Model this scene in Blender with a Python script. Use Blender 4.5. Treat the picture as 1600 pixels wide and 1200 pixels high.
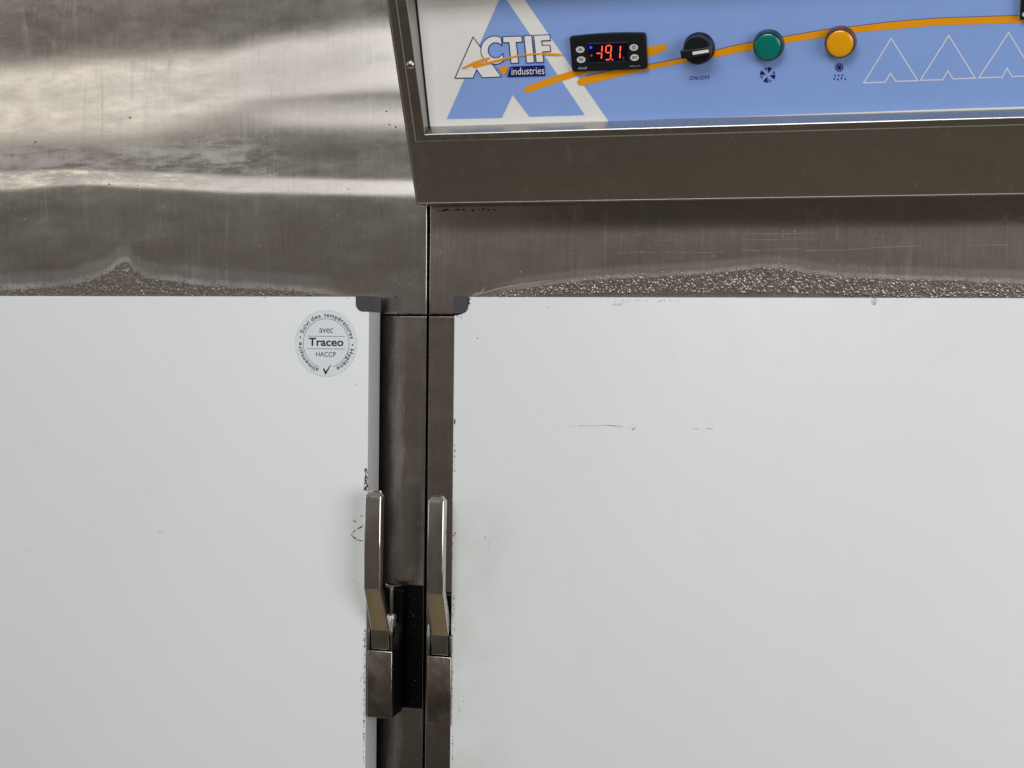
import bpy, bmesh, math, random
from mathutils import Vector, Matrix
rnd = random.Random(7)
scn = bpy.context.scene
for o in list(bpy.data.objects): bpy.data.objects.remove(o)

# ------------------------------------------------------------------ camera
FPX = 2305.0
YAW, PITCH, ROLL = (math.radians(a) for a in (15.57, -1.52, 0.634))
CAM = Vector((0.5115, -1.4976, 1.60))
def cam_axes():
    fwd = Vector((-math.sin(YAW), math.cos(YAW), 0)); right = Vector((math.cos(YAW), math.sin(YAW), 0)); up = Vector((0, 0, 1))
    f2 = math.cos(PITCH)*fwd + math.sin(PITCH)*up; u2 = -math.sin(PITCH)*fwd + math.cos(PITCH)*up
    r3 = math.cos(ROLL)*right + math.sin(ROLL)*u2; u3 = -math.sin(ROLL)*right + math.cos(ROLL)*u2
    return r3, u3, f2
RT, UP, FW = cam_axes()
cd = bpy.data.cameras.new('camera'); cam = bpy.data.objects.new('camera', cd); scn.collection.objects.link(cam)
cam.matrix_world = Matrix(((RT.x, UP.x, -FW.x, CAM.x), (RT.y, UP.y, -FW.y, CAM.y), (RT.z, UP.z, -FW.z, CAM.z), (0, 0, 0, 1)))
cd.sensor_width = 36; cd.lens = FPX/1600*36; cd.clip_start = 0.05; cd.clip_end = 100
scn.camera = cam

# ------------------------------------------------------------------ world and lamps
w = bpy.data.worlds.new('World'); scn.world = w; w.use_nodes = True
nt = w.node_tree; nt.nodes.clear()
wo = nt.nodes.new('ShaderNodeOutputWorld'); bg = nt.nodes.new('ShaderNodeBackground')
tc = nt.nodes.new('ShaderNodeTexCoord'); sx = nt.nodes.new('ShaderNodeSeparateXYZ')
mr = nt.nodes.new('ShaderNodeMapRange'); mr.inputs[1].default_value = -1; mr.inputs[2].default_value = 1
cr = nt.nodes.new('ShaderNodeValToRGB')
nz = nt.nodes.new('ShaderNodeTexNoise'); nz.inputs['Scale'].default_value = 3.0; nz.inputs['Detail'].default_value = 3
nm = nt.nodes.new('ShaderNodeMapRange'); nm.inputs[1].default_value = .3; nm.inputs[2].default_value = .7; nm.inputs[3].default_value = .75; nm.inputs[4].default_value = 1.25
nt.links.new(tc.outputs['Generated'], sx.inputs[0]); nt.links.new(sx.outputs[2], mr.inputs[0]); nt.links.new(mr.outputs[0], cr.inputs[0])
nt.links.new(tc.outputs['Generated'], nz.inputs['Vector']); nt.links.new(nz.outputs[0], nm.inputs[0])
els = cr.color_ramp.elements
def zpos(deg): return (math.sin(math.radians(deg))+1)/2
stops = [(-89, (.25, .20, .13)), (-54, (.205, .16, .10)), (-46, (.086, .074, .060)), (-34, (.062, .052, .042)), (-16, (.062, .053, .047)), (-4, (.115, .098, .09)),
         (4, (.163, .143, .128)), (12, (.17, .16, .148)), (35, (.20, .20, .20)), (80, (.30, .31, .32))]
els[0].position = zpos(stops[0][0]); els[0].color = (*stops[0][1], 1)
els[1].position = zpos(stops[-1][0]); els[1].color = (*stops[-1][1], 1)
for d, c in stops[1:-1]:
    e = els.new(zpos(d)); e.color = (*c, 1)
nt.links.new(cr.outputs[0], bg.inputs[0]); nt.links.new(nm.outputs[0], bg.inputs[1]); nt.links.new(bg.outputs[0], wo.inputs[0])

def area(name, loc, target, sx_, sy_, power, col):
    l = bpy.data.lights.new(name, 'AREA'); l.shape = 'RECTANGLE'; l.size = sx_; l.size_y = sy_; l.energy = power; l.color = col
    o = bpy.data.objects.new(name, l); scn.collection.objects.link(o); o.location = loc
    o.rotation_euler = (Vector(target)-Vector(loc)).to_track_quat('-Z', 'Y').to_euler()
    return o
area('ceiling_lamp', (0.05, -3.0, 3.2), (0.05, 0, 1.5), 1.8, 1.0, 48, (1.0, 1.0, 1.0))
area('window_lamp', (-4.2, -1.8, 1.85), (0.0, 0, 1.5), 1.6, 1.6, 17, (1.0, 1.0, 1.0))
area('right_lamp', (3.3, -2.6, 1.7), (0.0, 0, 1.5), 2.2, 1.9, 68, (1.0, 1.0, 1.0))
area('warm_lamp', (-2.95, -3.5, 2.80), (-0.4, 0, 1.85), 1.2, 0.40, 2.5, (1.0, 0.945, 0.81))
area('side_lamp', (-1.60, -3.5, 2.80), (-0.2, 0, 1.85), 1.4, 0.40, 2.0, (1.0, 0.985, 0.95))
scn.view_settings.view_transform = 'Standard'; scn.view_settings.look = 'None'
scn.view_settings.exposure = 0; scn.view_settings.gamma = 1
scn.render.engine = 'CYCLES'

# ------------------------------------------------------------------ planes of the place
TILT = math.radians(22)
FZ0, FY0 = 1.7457, -0.0437                      # lower front edge of the sloped fascia
FT = math.radians(26.5); FV = Vector((0, -math.sin(FT), math.cos(FT))); FN = Vector((0, -math.cos(FT), -math.sin(FT))); FO = Vector((0, FY0, FZ0))
PU = Vector((1, 0, 0)); PV = Vector((0, -math.sin(TILT), math.cos(TILT))); PN = Vector((0, -math.cos(TILT), -math.sin(TILT)))
PO = FO + FV*.0735 - FN*.0155                    # the printed panel sits recessed behind the fascia lip
DOOR_Y, DOOR_B = -0.046, -0.012
def ray(px, py): return (RT*((px-800)/FPX) + UP*(-(py-600)/FPX) + FW)
def at_y(px, py, y):
    r = ray(px, py); return CAM + r*((y-CAM.y)/r.y)
def at_panel(px, py, off=0.0):
    r = ray(px, py); return CAM + r*(((PO+PN*off-CAM).dot(PN))/r.dot(PN))
def at_fascia(px, py, off=0.0):
    r = ray(px, py); return CAM + r*(((FO+FN*off-CAM).dot(FN))/r.dot(FN))
def fuv(px, py, off=0.0):
    p = at_fascia(px, py, off)-FO; return p.dot(PU), p.dot(FV)
def FW_(u, v, off=0.0): return FO + PU*u + FV*v + FN*off
def puv(px, py, off=0.0):
    p = at_panel(px, py, off)-PO; return p.dot(PU), p.dot(PV)
def PW(u, v, off=0.0): return PO + PU*u + PV*v + PN*off
def project(p):
    d = p-CAM; z = d.dot(FW); return 800+FPX*d.dot(RT)/z, 600-FPX*d.dot(UP)/z

def lin(c):
    c = c/255.0
    return c/12.92 if c <= .04045 else ((c+.055)/1.055)**2.4
def rgb(r, g, b): return (lin(r), lin(g), lin(b), 1)

# ------------------------------------------------------------------ materials
def mat(name, col, rough=.5, metal=0., emit=None, estr=0., spec=.5, coat=0., trans=0., ior=1.45):
    m = bpy.data.materials.new(name); m.use_nodes = True; b = m.node_tree.nodes['Principled BSDF']
    b.inputs['Base Color'].default_value = col; b.inputs['Roughness'].default_value = rough; b.inputs['Metallic'].default_value = metal
    b.inputs['Specular IOR Level'].default_value = spec; b.inputs['Coat Weight'].default_value = coat
    b.inputs['Transmission Weight'].default_value = trans; b.inputs['IOR'].default_value = ior
    if emit: b.inputs['Emission Color'].default_value = emit; b.inputs['Emission Strength'].default_value = estr
    return m
class NT:
    def __init__(s, m): s.t = m.node_tree; s.b = s.t.nodes['Principled BSDF']
    def n(s, typ, **kw):
        x = s.t.nodes.new(typ)
        for k, v in kw.items(): setattr(x, k, v)
        return x
    def l(s, a, b): s.t.links.new(a, b)
    def val(s, x, sock):
        if isinstance(x, (int, float)): sock.default_value = x
        else: s.l(x, sock)
    def math(s, op, a, b=0., c=0., clamp=False):
        x = s.n('ShaderNodeMath', operation=op, use_clamp=clamp)
        s.val(a, x.inputs[0]); s.val(b, x.inputs[1]); s.val(c, x.inputs[2]); return x.outputs[0]
    def mapr(s, v, a, b, c, d, smooth=False):
        x = s.n('ShaderNodeMapRange')
        if smooth: x.interpolation_type = 'SMOOTHSTEP'
        s.val(v, x.inputs[0])
        for i, q in enumerate((a, b, c, d)): s.val(q, x.inputs[i+1])
        return x.outputs[0]
    def coord(s, scale=(1, 1, 1), rot=(0, 0, 0)):
        t = s.n('ShaderNodeTexCoord'); m = s.n('ShaderNodeMapping'); m.inputs['Scale'].default_value = scale; m.inputs['Rotation'].default_value = rot
        s.l(t.outputs['Object'], m.inputs[0]); return m.outputs[0]
    def noise(s, scale, detail=3, vec=None, rough=.55):
        x = s.n('ShaderNodeTexNoise'); x.inputs['Scale'].default_value = scale; x.inputs['Detail'].default_value = detail; x.inputs['Roughness'].default_value = rough
        s.l(vec if vec is not None else s.coord(), x.inputs['Vector']); return x.outputs[0]
    def mix(s, f, a, b):
        x = s.n('ShaderNodeMix', data_type='RGBA'); s.val(f, x.inputs[0])
        for v, i in ((a, 6), (b, 7)):
            if isinstance(v, tuple): x.inputs[i].default_value = v
            else: s.l(v, x.inputs[i])
        return x.outputs[2]

def curve_node(n, xval, pts, x0, x1):
    """value of a drawn outline z(x) between x0 and x1"""
    zs = [p[1] for p in pts]; z0, z1 = min(zs)-.001, max(zs)+.001
    f = n.n('ShaderNodeFloatCurve'); c = f.mapping.curves[0]
    P = [((p[0]-x0)/(x1-x0), (p[1]-z0)/(z1-z0)) for p in sorted(pts)]
    while len(c.points) < len(P): c.points.new(.5, .5)
    for q, (a, b) in zip(c.points, P): q.location = (a, b)
    f.mapping.update()
    n.l(n.mapr(xval, x0, x1, 0, 1), f.inputs['Value'])
    return n.mapr(f.outputs[0], 0, 1, z0, z1)

def steel(name, col=(.56, .535, .51, 1), rough=.2, aniso=.0, outline=None, smear=.0, band=.011, spots=.5, film_k=.3, xfade=(-9, -8, 8, 9), bk=1., stain=None):
    m = mat(name, col, rough, 1.0); n = NT(m)
    t = n.n('ShaderNodeTexCoord'); s = n.n('ShaderNodeSeparateXYZ'); n.l(t.outputs['Object'], s.inputs[0]); X, Z = s.outputs[0], s.outputs[2]
    grain = n.noise(1.0, 4, n.coord((1400, 1400, 22)), .6)
    grain2 = n.noise(1.0, 2, n.coord((320, 320, 9)), .5)
    blot = n.noise(9, 4); blot2 = n.noise(1, 5, n.coord((16, 16, 45)), .65)
    g = n.math('ADD', n.mapr(grain, .3, .7, -.055, .055), n.mapr(grain2, .3, .7, -.022, .022))
    g = n.math('ADD', g, n.mapr(blot, .3, .7, 1-.07*bk, 1+.06*bk))
    hsv = n.n('ShaderNodeHueSaturation'); hsv.inputs['Color'].default_value = col; n.l(g, hsv.inputs['Value'])
    base = hsv.outputs[0]
    r = n.math('ADD', n.mapr(blot2, .35, .7, rough*(1-.15*bk), rough*(1+.25*bk)), n.mapr(grain, .3, .7, -.02, .02))
    n.b.inputs['Anisotropic'].default_value = aniso
    tan = n.n('ShaderNodeCombineXYZ'); tan.inputs[0].default_value = 1
    n.l(tan.outputs[0], n.b.inputs['Tangent'])
    metal = None
    # dried water spots and faint runs: a thin dull film
    sp = n.noise(1, 3, n.coord((260, 260, 200)), .7)
    big = n.noise(14, 3)
    film = n.math('MULTIPLY', n.mapr(sp, .66, .74, 0, 1), n.mapr(big, .45, .62, 0, spots))
    runs = n.math('MULTIPLY', n.mapr(n.noise(1, 3, n.coord((90, 90, 7)), .6), .56, .8, 0, .35), n.mapr(n.noise(7, 2), .4, .65, 0, spots))
    film = n.math('ADD', film, runs)
    if smear:
        v = n.coord((28, 28, 130), (0, math.radians(-14), 0)); a = n.noise(1, 7, v, .72)
        v2 = n.coord((12, 12, 60), (0, math.radians(5), 0)); a2 = n.noise(1, 6, v2, .7)
        zone = n.math('MULTIPLY', n.mapr(Z, 1.765, 1.79, 0, 1, True), n.mapr(Z, 1.81, 1.835, 1, .10, True))
        zone = n.math('MULTIPLY', zone, n.mapr(X, -.26, -.14, 1, .12, True))
        sm = n.math('MULTIPLY', n.mapr(a, .46, .66, 0, 1), zone)
        film = n.math('ADD', film, n.math('MULTIPLY', sm, smear))
        r = n.math('ADD', r, n.math('MULTIPLY', n.mapr(a2, .47, .6, 0, .14), zone))
    if outline:
        pts, x0, x1 = outline
        zc = curve_node(n, X, pts, x0, x1)
        wob = n.mapr(n.noise(55, 4, None, .65), .3, .7, -.0013, .0013)
        d = n.math('SUBTRACT', n.math('ADD', Z, wob), zc)
        f1 = n.math('MULTIPLY', n.mapr(d, -.0008, .0005, 0, 1, True), n.mapr(d, band*.2, band*.85, 1, 0, True))
        f2 = n.math('MULTIPLY', n.mapr(d, -.0008, .0005, 0, 1, True), n.mapr(d, band*1.3, band*2.1, 1, 0, True))
        xf = n.math('MULTIPLY', n.mapr(X, xfade[0], xfade[1], 0, 1, True), n.mapr(X, xfade[2], xfade[3], 1, 0, True)); f1 = n.math('MULTIPLY', f1, xf); f2 = n.math('MULTIPLY', f2, xf)
        film = n.math('ADD', film, n.math('ADD', n.math('MULTIPLY', f1, n.mapr(n.noise(22, 5), .35, .65, film_k*.25, film_k)), n.math('MULTIPLY', f2, film_k*.28)))
    if stain:                                   # old black grime and shade creeping out from behind the door edge
        xa, xb = stain
        wob = n.math('ADD', n.mapr(n.noise(1, 5, n.coord((40, 40, 14)), .7), .3, .7, -.0045, .0045), n.mapr(n.noise(260, 2), .3, .7, -.0006, .0006))
        k = n.mapr(n.math('ADD', X, wob), xa, xb, 1, 0, True)
        k2 = n.math('MULTIPLY', n.mapr(n.math('ADD', X, wob), xb, xb+.0035, 1, 0, True), n.mapr(n.noise(1, 2, n.coord((3, 3, 9))), .42, .6, 0, .10))
        film = n.math('ADD', film, k2)
        base = n.mix(n.math('MULTIPLY', k, .9), base, (.035, .032, .030, 1)); r = n.math('ADD', r, n.math('MULTIPLY', k, .15))
        film = n.math('MULTIPLY', film, n.math('SUBTRACT', 1, n.math('MULTIPLY', k, .8)))
    film = n.math('MINIMUM', film, .85)
    base = n.mix(film, base, (.36, .34, .32, 1))
    n.l(base, n.b.inputs['Base Color']); n.l(n.math('SUBTRACT', 1, film), n.b.inputs['Metallic'])
    n.l(n.math('ADD', r, n.math('MULTIPLY', film, .45)), n.b.inputs['Roughness'])
    bmp = n.n('ShaderNodeBump'); bmp.inputs['Strength'].default_value = .25; bmp.inputs['Distance'].default_value = .00003
    hh = n.math('ADD', grain, n.math('MULTIPLY', n.noise(1, 3, n.coord((30, 30, 70))), 4.5)); n.l(hh, bmp.inputs['Height']); n.l(bmp.outputs[0], n.b.inputs['Normal'])
    return m

def painted(name, col, rough=.38, edge_x=None):
    m = mat(name, col, rough, 0); n = NT(m)
    a = n.noise(2.2, 3); b = n.noise(26, 5, None, .65)
    base = n.mix(n.mapr(a, .35, .68, 0, .8), col, (col[0]*.955, col[1]*.955, col[2]*.945, 1))
    base = n.mix(n.mapr(b, .56, .78, 0, .26), base, (col[0]*.86, col[1]*.85, col[2]*.81, 1))
    t = n.n('ShaderNodeTexCoord'); s = n.n('ShaderNodeSeparateXYZ'); n.l(t.outputs['Object'], s.inputs[0])
    if edge_x:                                  # hand grease beside the handle
        k = n.math('MULTIPLY', n.mapr(s.outputs[0], edge_x[0], edge_x[1], 1, 0, True), n.mapr(n.noise(11, 5), .40, .64, 0, .75))
        k = n.math('MULTIPLY', k, n.mapr(s.outputs[2], 1.47, 1.40, 0, 1, True))
        base = n.mix(k, base, (col[0]*.80, col[1]*.77, col[2]*.72, 1))
    n.l(base, n.b.inputs['Base Color'])
    n.l(n.mapr(b, .3, .8, rough-.05, rough+.12), n.b.inputs['Roughness'])
    bmp = n.n('ShaderNodeBump'); bmp.inputs['Strength'].default_value = .15; bmp.inputs['Distance'].default_value = .0004
    n.l(n.noise(160, 2), bmp.inputs['Height']); n.l(bmp.outputs[0], n.b.inputs['Normal'])
    return m

Z_ = lambda px, py: at_y(px, py, 0)
LPX = [(-60, 455), (0, 453), (60, 450), (110, 445), (140, 438), (160, 431), (175, 423), (187, 412), (197, 409), (209, 422), (226, 432), (245, 437), (280, 441), (330, 447), (400, 451), (460, 455), (520, 461), (600, 470)]
RPX = [(730, 467), (770, 461), (800, 454), (860, 445), (950, 436), (1050, 431), (1130, 425), (1200, 419), (1240, 423), (1300, 431), (1400, 436), (1500, 439), (1600, 443), (1680, 446)]
LC = [(Z_(*p).x, Z_(*p).z) for p in LPX]; RC = [(Z_(*p).x, Z_(*p).z) for p in RPX]

M_left = steel('brushed steel smeared', rough=.195, aniso=.35, outline=(LC, LC[0][0], LC[-1][0]), smear=.34, film_k=.24, xfade=(-9, -8, Z_(470, 455).x, Z_(560, 460).x))
M_right = steel('brushed steel damp', col=(.475, .43, .40, 1), bk=.45, rough=.22, aniso=.4, outline=(RC, RC[0][0], RC[-1][0]), band=.007, film_k=.24, xfade=(Z_(745, 460).x, Z_(830, 450).x, 8, 9))
M_stile = steel('brushed steel stile', col=(.46, .425, .39, 1), rough=.2, aniso=.1, spots=.9)
M_fascia = steel('brushed steel fascia', col=(.55, .52, .495, 1), rough=.26, aniso=.3, spots=.15, bk=.25)
M_stileL = steel('brushed steel stile grimy', col=(.46, .425, .39, 1), rough=.2, aniso=.1, spots=.9, stain=(at_y(606, 700, 0).x, at_y(628, 700, 0).x))
M_trim = steel('steel trim', col=(.52, .49, .46, 1), rough=.24, aniso=.2, spots=.3)
M_lip = mat('polished trim lip', (.55, .54, .52, 1), .3, 1)
M_chrome = mat('worn chrome', (.62, .59, .55, 1), .15, 1)
n_ = NT(M_chrome); n_.l(n_.mapr(n_.noise(45, 5), .35, .7, .09, .24), n_.b.inputs['Roughness'])
n_.l(n_.mix(n_.mapr(n_.noise(70, 4), .55, .75, 0, .5), (.60, .57, .53, 1), (.36, .31, .26, 1)), n_.b.inputs['Base Color'])
M_cheekglint = mat('cheek highlight steel', (.80, .79, .77, 1), .3, .9)  # paler metal that paints in the highlight on the latch cheeks
M_latch = mat('dull latch steel', (.40, .36, .32, 1), .28, 1)
n_ = NT(M_latch); n_.l(n_.mapr(n_.noise(38, 5), .35, .7, .16, .42), n_.b.inputs['Roughness'])
n_.l(n_.mix(n_.mapr(n_.noise(55, 5), .4, .7, 0, .8), (.44, .40, .36, 1), (.26, .22, .19, 1)), n_.b.inputs['Base Color'])
M_body = mat('cabinet shell steel', (.30, .29, .28, 1), .4, 1)
M_door = painted('white lacquered door', (.768, .80, .803, 1), .40)
M_door2 = painted('white lacquered door stained', (.768, .80, .803, 1), .40, edge_x=(.045, .13))
M_side = mat('grey door edge', (.54, .54, .54, 1), .5)
M_cap = mat('grey plastic', rgb(66, 66, 70), .42)
M_black = mat('black rubber', (.003, .003, .003, 1), .5, spec=.12)
M_grimeshade = mat('black grime and shade', (.012, .011, .010, 1), .8, spec=.15)  # dirt, dark joints, and the painted contact shadow of the trim step
M_chip = mat('flaked paint', (.16, .155, .145, 1), .7)
M_smudge = mat('grey scuff', (.52, .52, .50, 1), .6)
M_residue = mat('dried residue', (.25, .24, .225, 1), .55)
M_white = mat('printed white', rgb(228, 226, 222), .30)
n_ = NT(M_white); n_.l(n_.mix(n_.mapr(n_.noise(30, 4), .45, .75, 0, .2), rgb(238, 237, 234), rgb(214, 212, 206)), n_.b.inputs['Base Color'])
M_blue = mat('printed blue', rgb(112, 149, 210), .30)
n_ = NT(M_blue); n_.l(n_.mix(n_.mapr(n_.noise(22, 5), .42, .75, 0, .3), rgb(140, 171, 232), rgb(129, 160, 217)), n_.b.inputs['Base Color'])
M_navy = mat('printed navy', rgb(18, 28, 104), .35)
M_orange = mat('printed orange', rgb(238, 158, 20), .32)
M_pale = mat('printed pale outline', rgb(215, 220, 235), .3)
M_plastic = mat('black plastic', (.010, .011, .014, 1), .33)
M_screen = mat('dark display glass', (.003, .003, .010, 1), .12)
M_seg = mat('red display segments', (.3, .01, .0, 1), .4, emit=(1, .10, .05, 1), estr=1.7)
M_seg2 = mat('dim red display mark', (.2, .01, .0, 1), .4, emit=(1, .08, .04, 1), estr=.5)
M_bled = mat('blue display mark', (0, 0, .3, 1), .4, emit=(.03, .05, 1, 1), estr=1.6)
M_key = mat('pale key', rgb(205, 205, 205), .4)
M_keyink = mat('key ink', rgb(30, 30, 34), .5)
M_ptr = mat('white pointer', rgb(232, 230, 222), .4)
M_green = mat('green lens', (.0, .165, .130, 1), .22, coat=.4)
M_greenrim = mat('dark green collar', (.004, .045, .045, 1), .15, coat=.5)
M_amber = mat('amber lens', (.80, .36, .004, 1), .22, coat=.4)
M_amberrim = mat('dark amber collar', (.11, .045, .012, 1), .15, coat=.5)
M_stick = mat('sticker vinyl', (.735, .772, .815, 1), .42)
M_stickring = mat('sticker rim', (.55, .57, .57, 1), .4)
M_ink = mat('black ink', (.010, .011, .018, 1), .5)
M_inkg = mat('grey blue ink', (.10, .12, .16, 1), .5)
M_water = mat('water droplets', (.95, .97, .97, 1), .06, trans=1.0, ior=1.33)
M_dew = mat('dew on steel', (.36, .32, .29, 1), .19, .8)
M_dew2 = mat('dull dew on steel', (.21, .18, .16, 1), .33, .6)  # darker, rougher tone mixed among the droplets

# ------------------------------------------------------------------ object helpers
def empty(name, loc, label, cat, group=None):
    o = bpy.data.objects.new(name, None); scn.collection.objects.link(o); o.location = loc; o.empty_display_size = .1
    o['label'] = label; o['category'] = cat
    if group: o['group'] = group
    return o
def world_loc(o):
    v = Vector(o.location)
    while o.parent: o = o.parent; v += Vector(o.location)
    return v
def finish(name, bm, mats, parent=None, smooth=False, label=None, auto=None):
    me = bpy.data.meshes.new(name); bm.normal_update(); bm.to_mesh(me); bm.free()
    if not isinstance(mats, (list, tuple)): mats = [mats]
    for m in mats: me.materials.append(m)
    if smooth or auto:
        for p in me.polygons: p.use_smooth = True
    if auto: me.set_sharp_from_angle(angle=math.radians(auto))
    o = bpy.data.objects.new(name, me); scn.collection.objects.link(o)
    if parent:
        o.parent = parent; o.matrix_parent_inverse = Matrix.Translation(-world_loc(parent)) if parent.type == 'EMPTY' else Matrix.Identity(4)
    if label: o['label'] = label
    return o
def tagtop(o, label, cat, group=None, kind=None):
    o['label'] = label; o['category'] = cat
    if group: o['group'] = group
    if kind: o['kind'] = kind
def box(bm, a, b, mi=0, bev=0., seg=2):
    x0, y0, z0 = a; x1, y1, z1 = b
    v = [bm.verts.new(p) for p in ((x0, y0, z0), (x1, y0, z0), (x1, y1, z0), (x0, y1, z0), (x0, y0, z1), (x1, y0, z1), (x1, y1, z1), (x0, y1, z1))]
    fs = [bm.faces.new([v[i] for i in q]) for q in ((0, 3, 2, 1), (4, 5, 6, 7), (0, 1, 5, 4), (1, 2, 6, 5), (2, 3, 7, 6), (3, 0, 4, 7))]
    for f in fs: f.material_index = mi
    if bev:
        es = list({e for f in fs for e in f.edges})
        r = bmesh.ops.bevel(bm, geom=es, offset=bev, segments=seg, profile=.5, affect='EDGES', clamp_overlap=True)
        for f in r['faces']: f.material_index = mi
    return v
def prism(bm, pts, ext, mi=0, bev=0., seg=2):
    """pts: world loop; ext: extrusion vector"""
    a = [bm.verts.new(p) for p in pts]; b = [bm.verts.new(Vector(p)+ext) for p in pts]
    n = len(a); fs = [bm.faces.new(a), bm.faces.new(b[::-1])]
    for i in range(n): fs.append(bm.faces.new((a[i], b[i], b[(i+1) % n], a[(i+1) % n])))
    bmesh.ops.recalc_face_normals(bm, faces=fs)
    for f in fs: f.material_index = mi
    if bev:
        es = list({e for f in fs for e in f.edges})
        r = bmesh.ops.bevel(bm, geom=es, offset=bev, segments=seg, profile=.5, affect='EDGES', clamp_overlap=True)
        for f in r['faces']: f.material_index = mi
def flat(bm, pts, nrm, mi=0):
    pts = [Vector(p) for p in pts]
    a = Vector((0, 0, 0))
    for i in range(len(pts)): a += pts[i].cross(pts[(i+1) % len(pts)])
    if a.dot(nrm) < 0: pts = pts[::-1]
    try: f = bm.faces.new([bm.verts.new(p) for p in pts]); f.material_index = mi
    except ValueError: pass
def offset_line(p, wd, closed):
    n = len(p); L, R = [], []
    ws = wd if isinstance(wd, (list, tuple)) else [wd]*n
    for i in range(n):
        a = p[i-1] if (i > 0 or closed) else None; b = p[(i+1) % n] if (i < n-1 or closed) else None
        d1 = (Vector(p[i])-Vector(a)).normalized() if a is not None else None
        d2 = (Vector(b)-Vector(p[i])).normalized() if b is not None else None
        if d1 is None: d1 = d2
        if d2 is None: d2 = d1
        n1 = Vector((-d1.y, d1.x)); n2 = Vector((-d2.y, d2.x)); m = (n1+n2)
        m = m.normalized() if m.length > 1e-6 else n1
        k = ws[i]/2/max(.35, m.dot(n1))
        L.append(Vector(p[i])+m*k); R.append(Vector(p[i])-m*k)
    return L, R
def stroke(bm, pts, wd, fn, nrm, mi=0, closed=False):
    """pts in the flat 2-D space fn maps into the world"""
    pts = [Vector(q) for q in pts]; L, R = offset_line(pts, wd, closed); n = len(pts)
    for i in range(n if closed else n-1):
        j = (i+1) % n
        flat(bm, [fn(*L[i]), fn(*L[j]), fn(*R[j]), fn(*R[i])], nrm, mi)
def text_mesh(s, size=1.0, bold=0., sx_=1.0, spacing=1.0, align='CENTER'):
    """returns [loops of 2-D verts] as (verts, faces)"""
    c = bpy.data.curves.new('t', 'FONT'); c.body = s; c.size = size; c.offset = bold; c.space_character = spacing; c.align_x = align; c.align_y = 'CENTER' if align == 'CENTER' else 'TOP_BASELINE'
    c.resolution_u = 5; c.fill_mode = 'FRONT'
    o = bpy.data.objects.new('t', c); scn.collection.objects.link(o); bpy.context.view_layer.update()
    me = bpy.data.meshes.new_from_object(o.evaluated_get(bpy.context.evaluated_depsgraph_get()))
    vs = [(v.co.x*sx_, v.co.y) for v in me.vertices]; fs = [tuple(p.vertices) for p in me.polygons]
    bpy.data.objects.remove(o); bpy.data.curves.remove(c); bpy.data.meshes.remove(me)
    if vs:                                                       # centre on the drawn extent
        x0, x1 = min(v[0] for v in vs), max(v[0] for v in vs)
        if align == 'CENTER': vs = [(v[0]-(x0+x1)/2, v[1]) for v in vs]
    return vs, fs
def put_text(bm, vf, fn, nrm, mi=0):
    vs, fs = vf; V = [bm.verts.new(fn(*v)) for v in vs]
    for f in fs:
        try:
            q = bm.faces.new([V[i] for i in f]); q.normal_update()
            if q.normal.dot(nrm) < 0: q.normal_flip()
            q.material_index = mi
        except ValueError: pass
def fit(vf, wd, ht):
    vs, fs = vf; x0, x1 = min(v[0] for v in vs), max(v[0] for v in vs); y0, y1 = min(v[1] for v in vs), max(v[1] for v in vs)
    return [((v[0]-x0)/(x1-x0)*wd, (v[1]-y0)/(y1-y0)*ht) for v in vs], fs
def blob(bm, c, r, fn, nrm, mi, n=8, sq=1.0, jag=.35, ang=0.):
    pts = []
    for i in range(n):
        a = 2*math.pi*i/n; rr = r*(1+rnd.uniform(-jag, jag)); x, y = math.cos(a)*rr, math.sin(a)*rr*sq
        pts.append(fn(c[0]+x*math.cos(ang)-y*math.sin(ang), c[1]+x*math.sin(ang)+y*math.cos(ang)))
    flat(bm, pts, nrm, mi)
NY = Vector((0, -1, 0))
door_fn = lambda px, py: at_y(px, py, DOOR_Y-.0002)
def face_fn(px, py): p = at_y(px, py, 0); p.y = depth(tilt_right, px, py)-.0004; return p

# ------------------------------------------------------------------ the two freezers
GRP = 'upright freezers standing side by side'
LF = empty('upright_freezer', (-.35, 0, 0), 'left freezer with plain dented steel top panel and a round sticker on its white door', 'freezer', GRP)
RF = empty('upright_freezer', (.35, 0, 0), 'right freezer with blue and white control panel above its white door', 'freezer', GRP)
GL, GR = -.0018, .0013                           # edges of the gap between the cabinets
ZSEAM = Z_(630, 491.5).z

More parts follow.
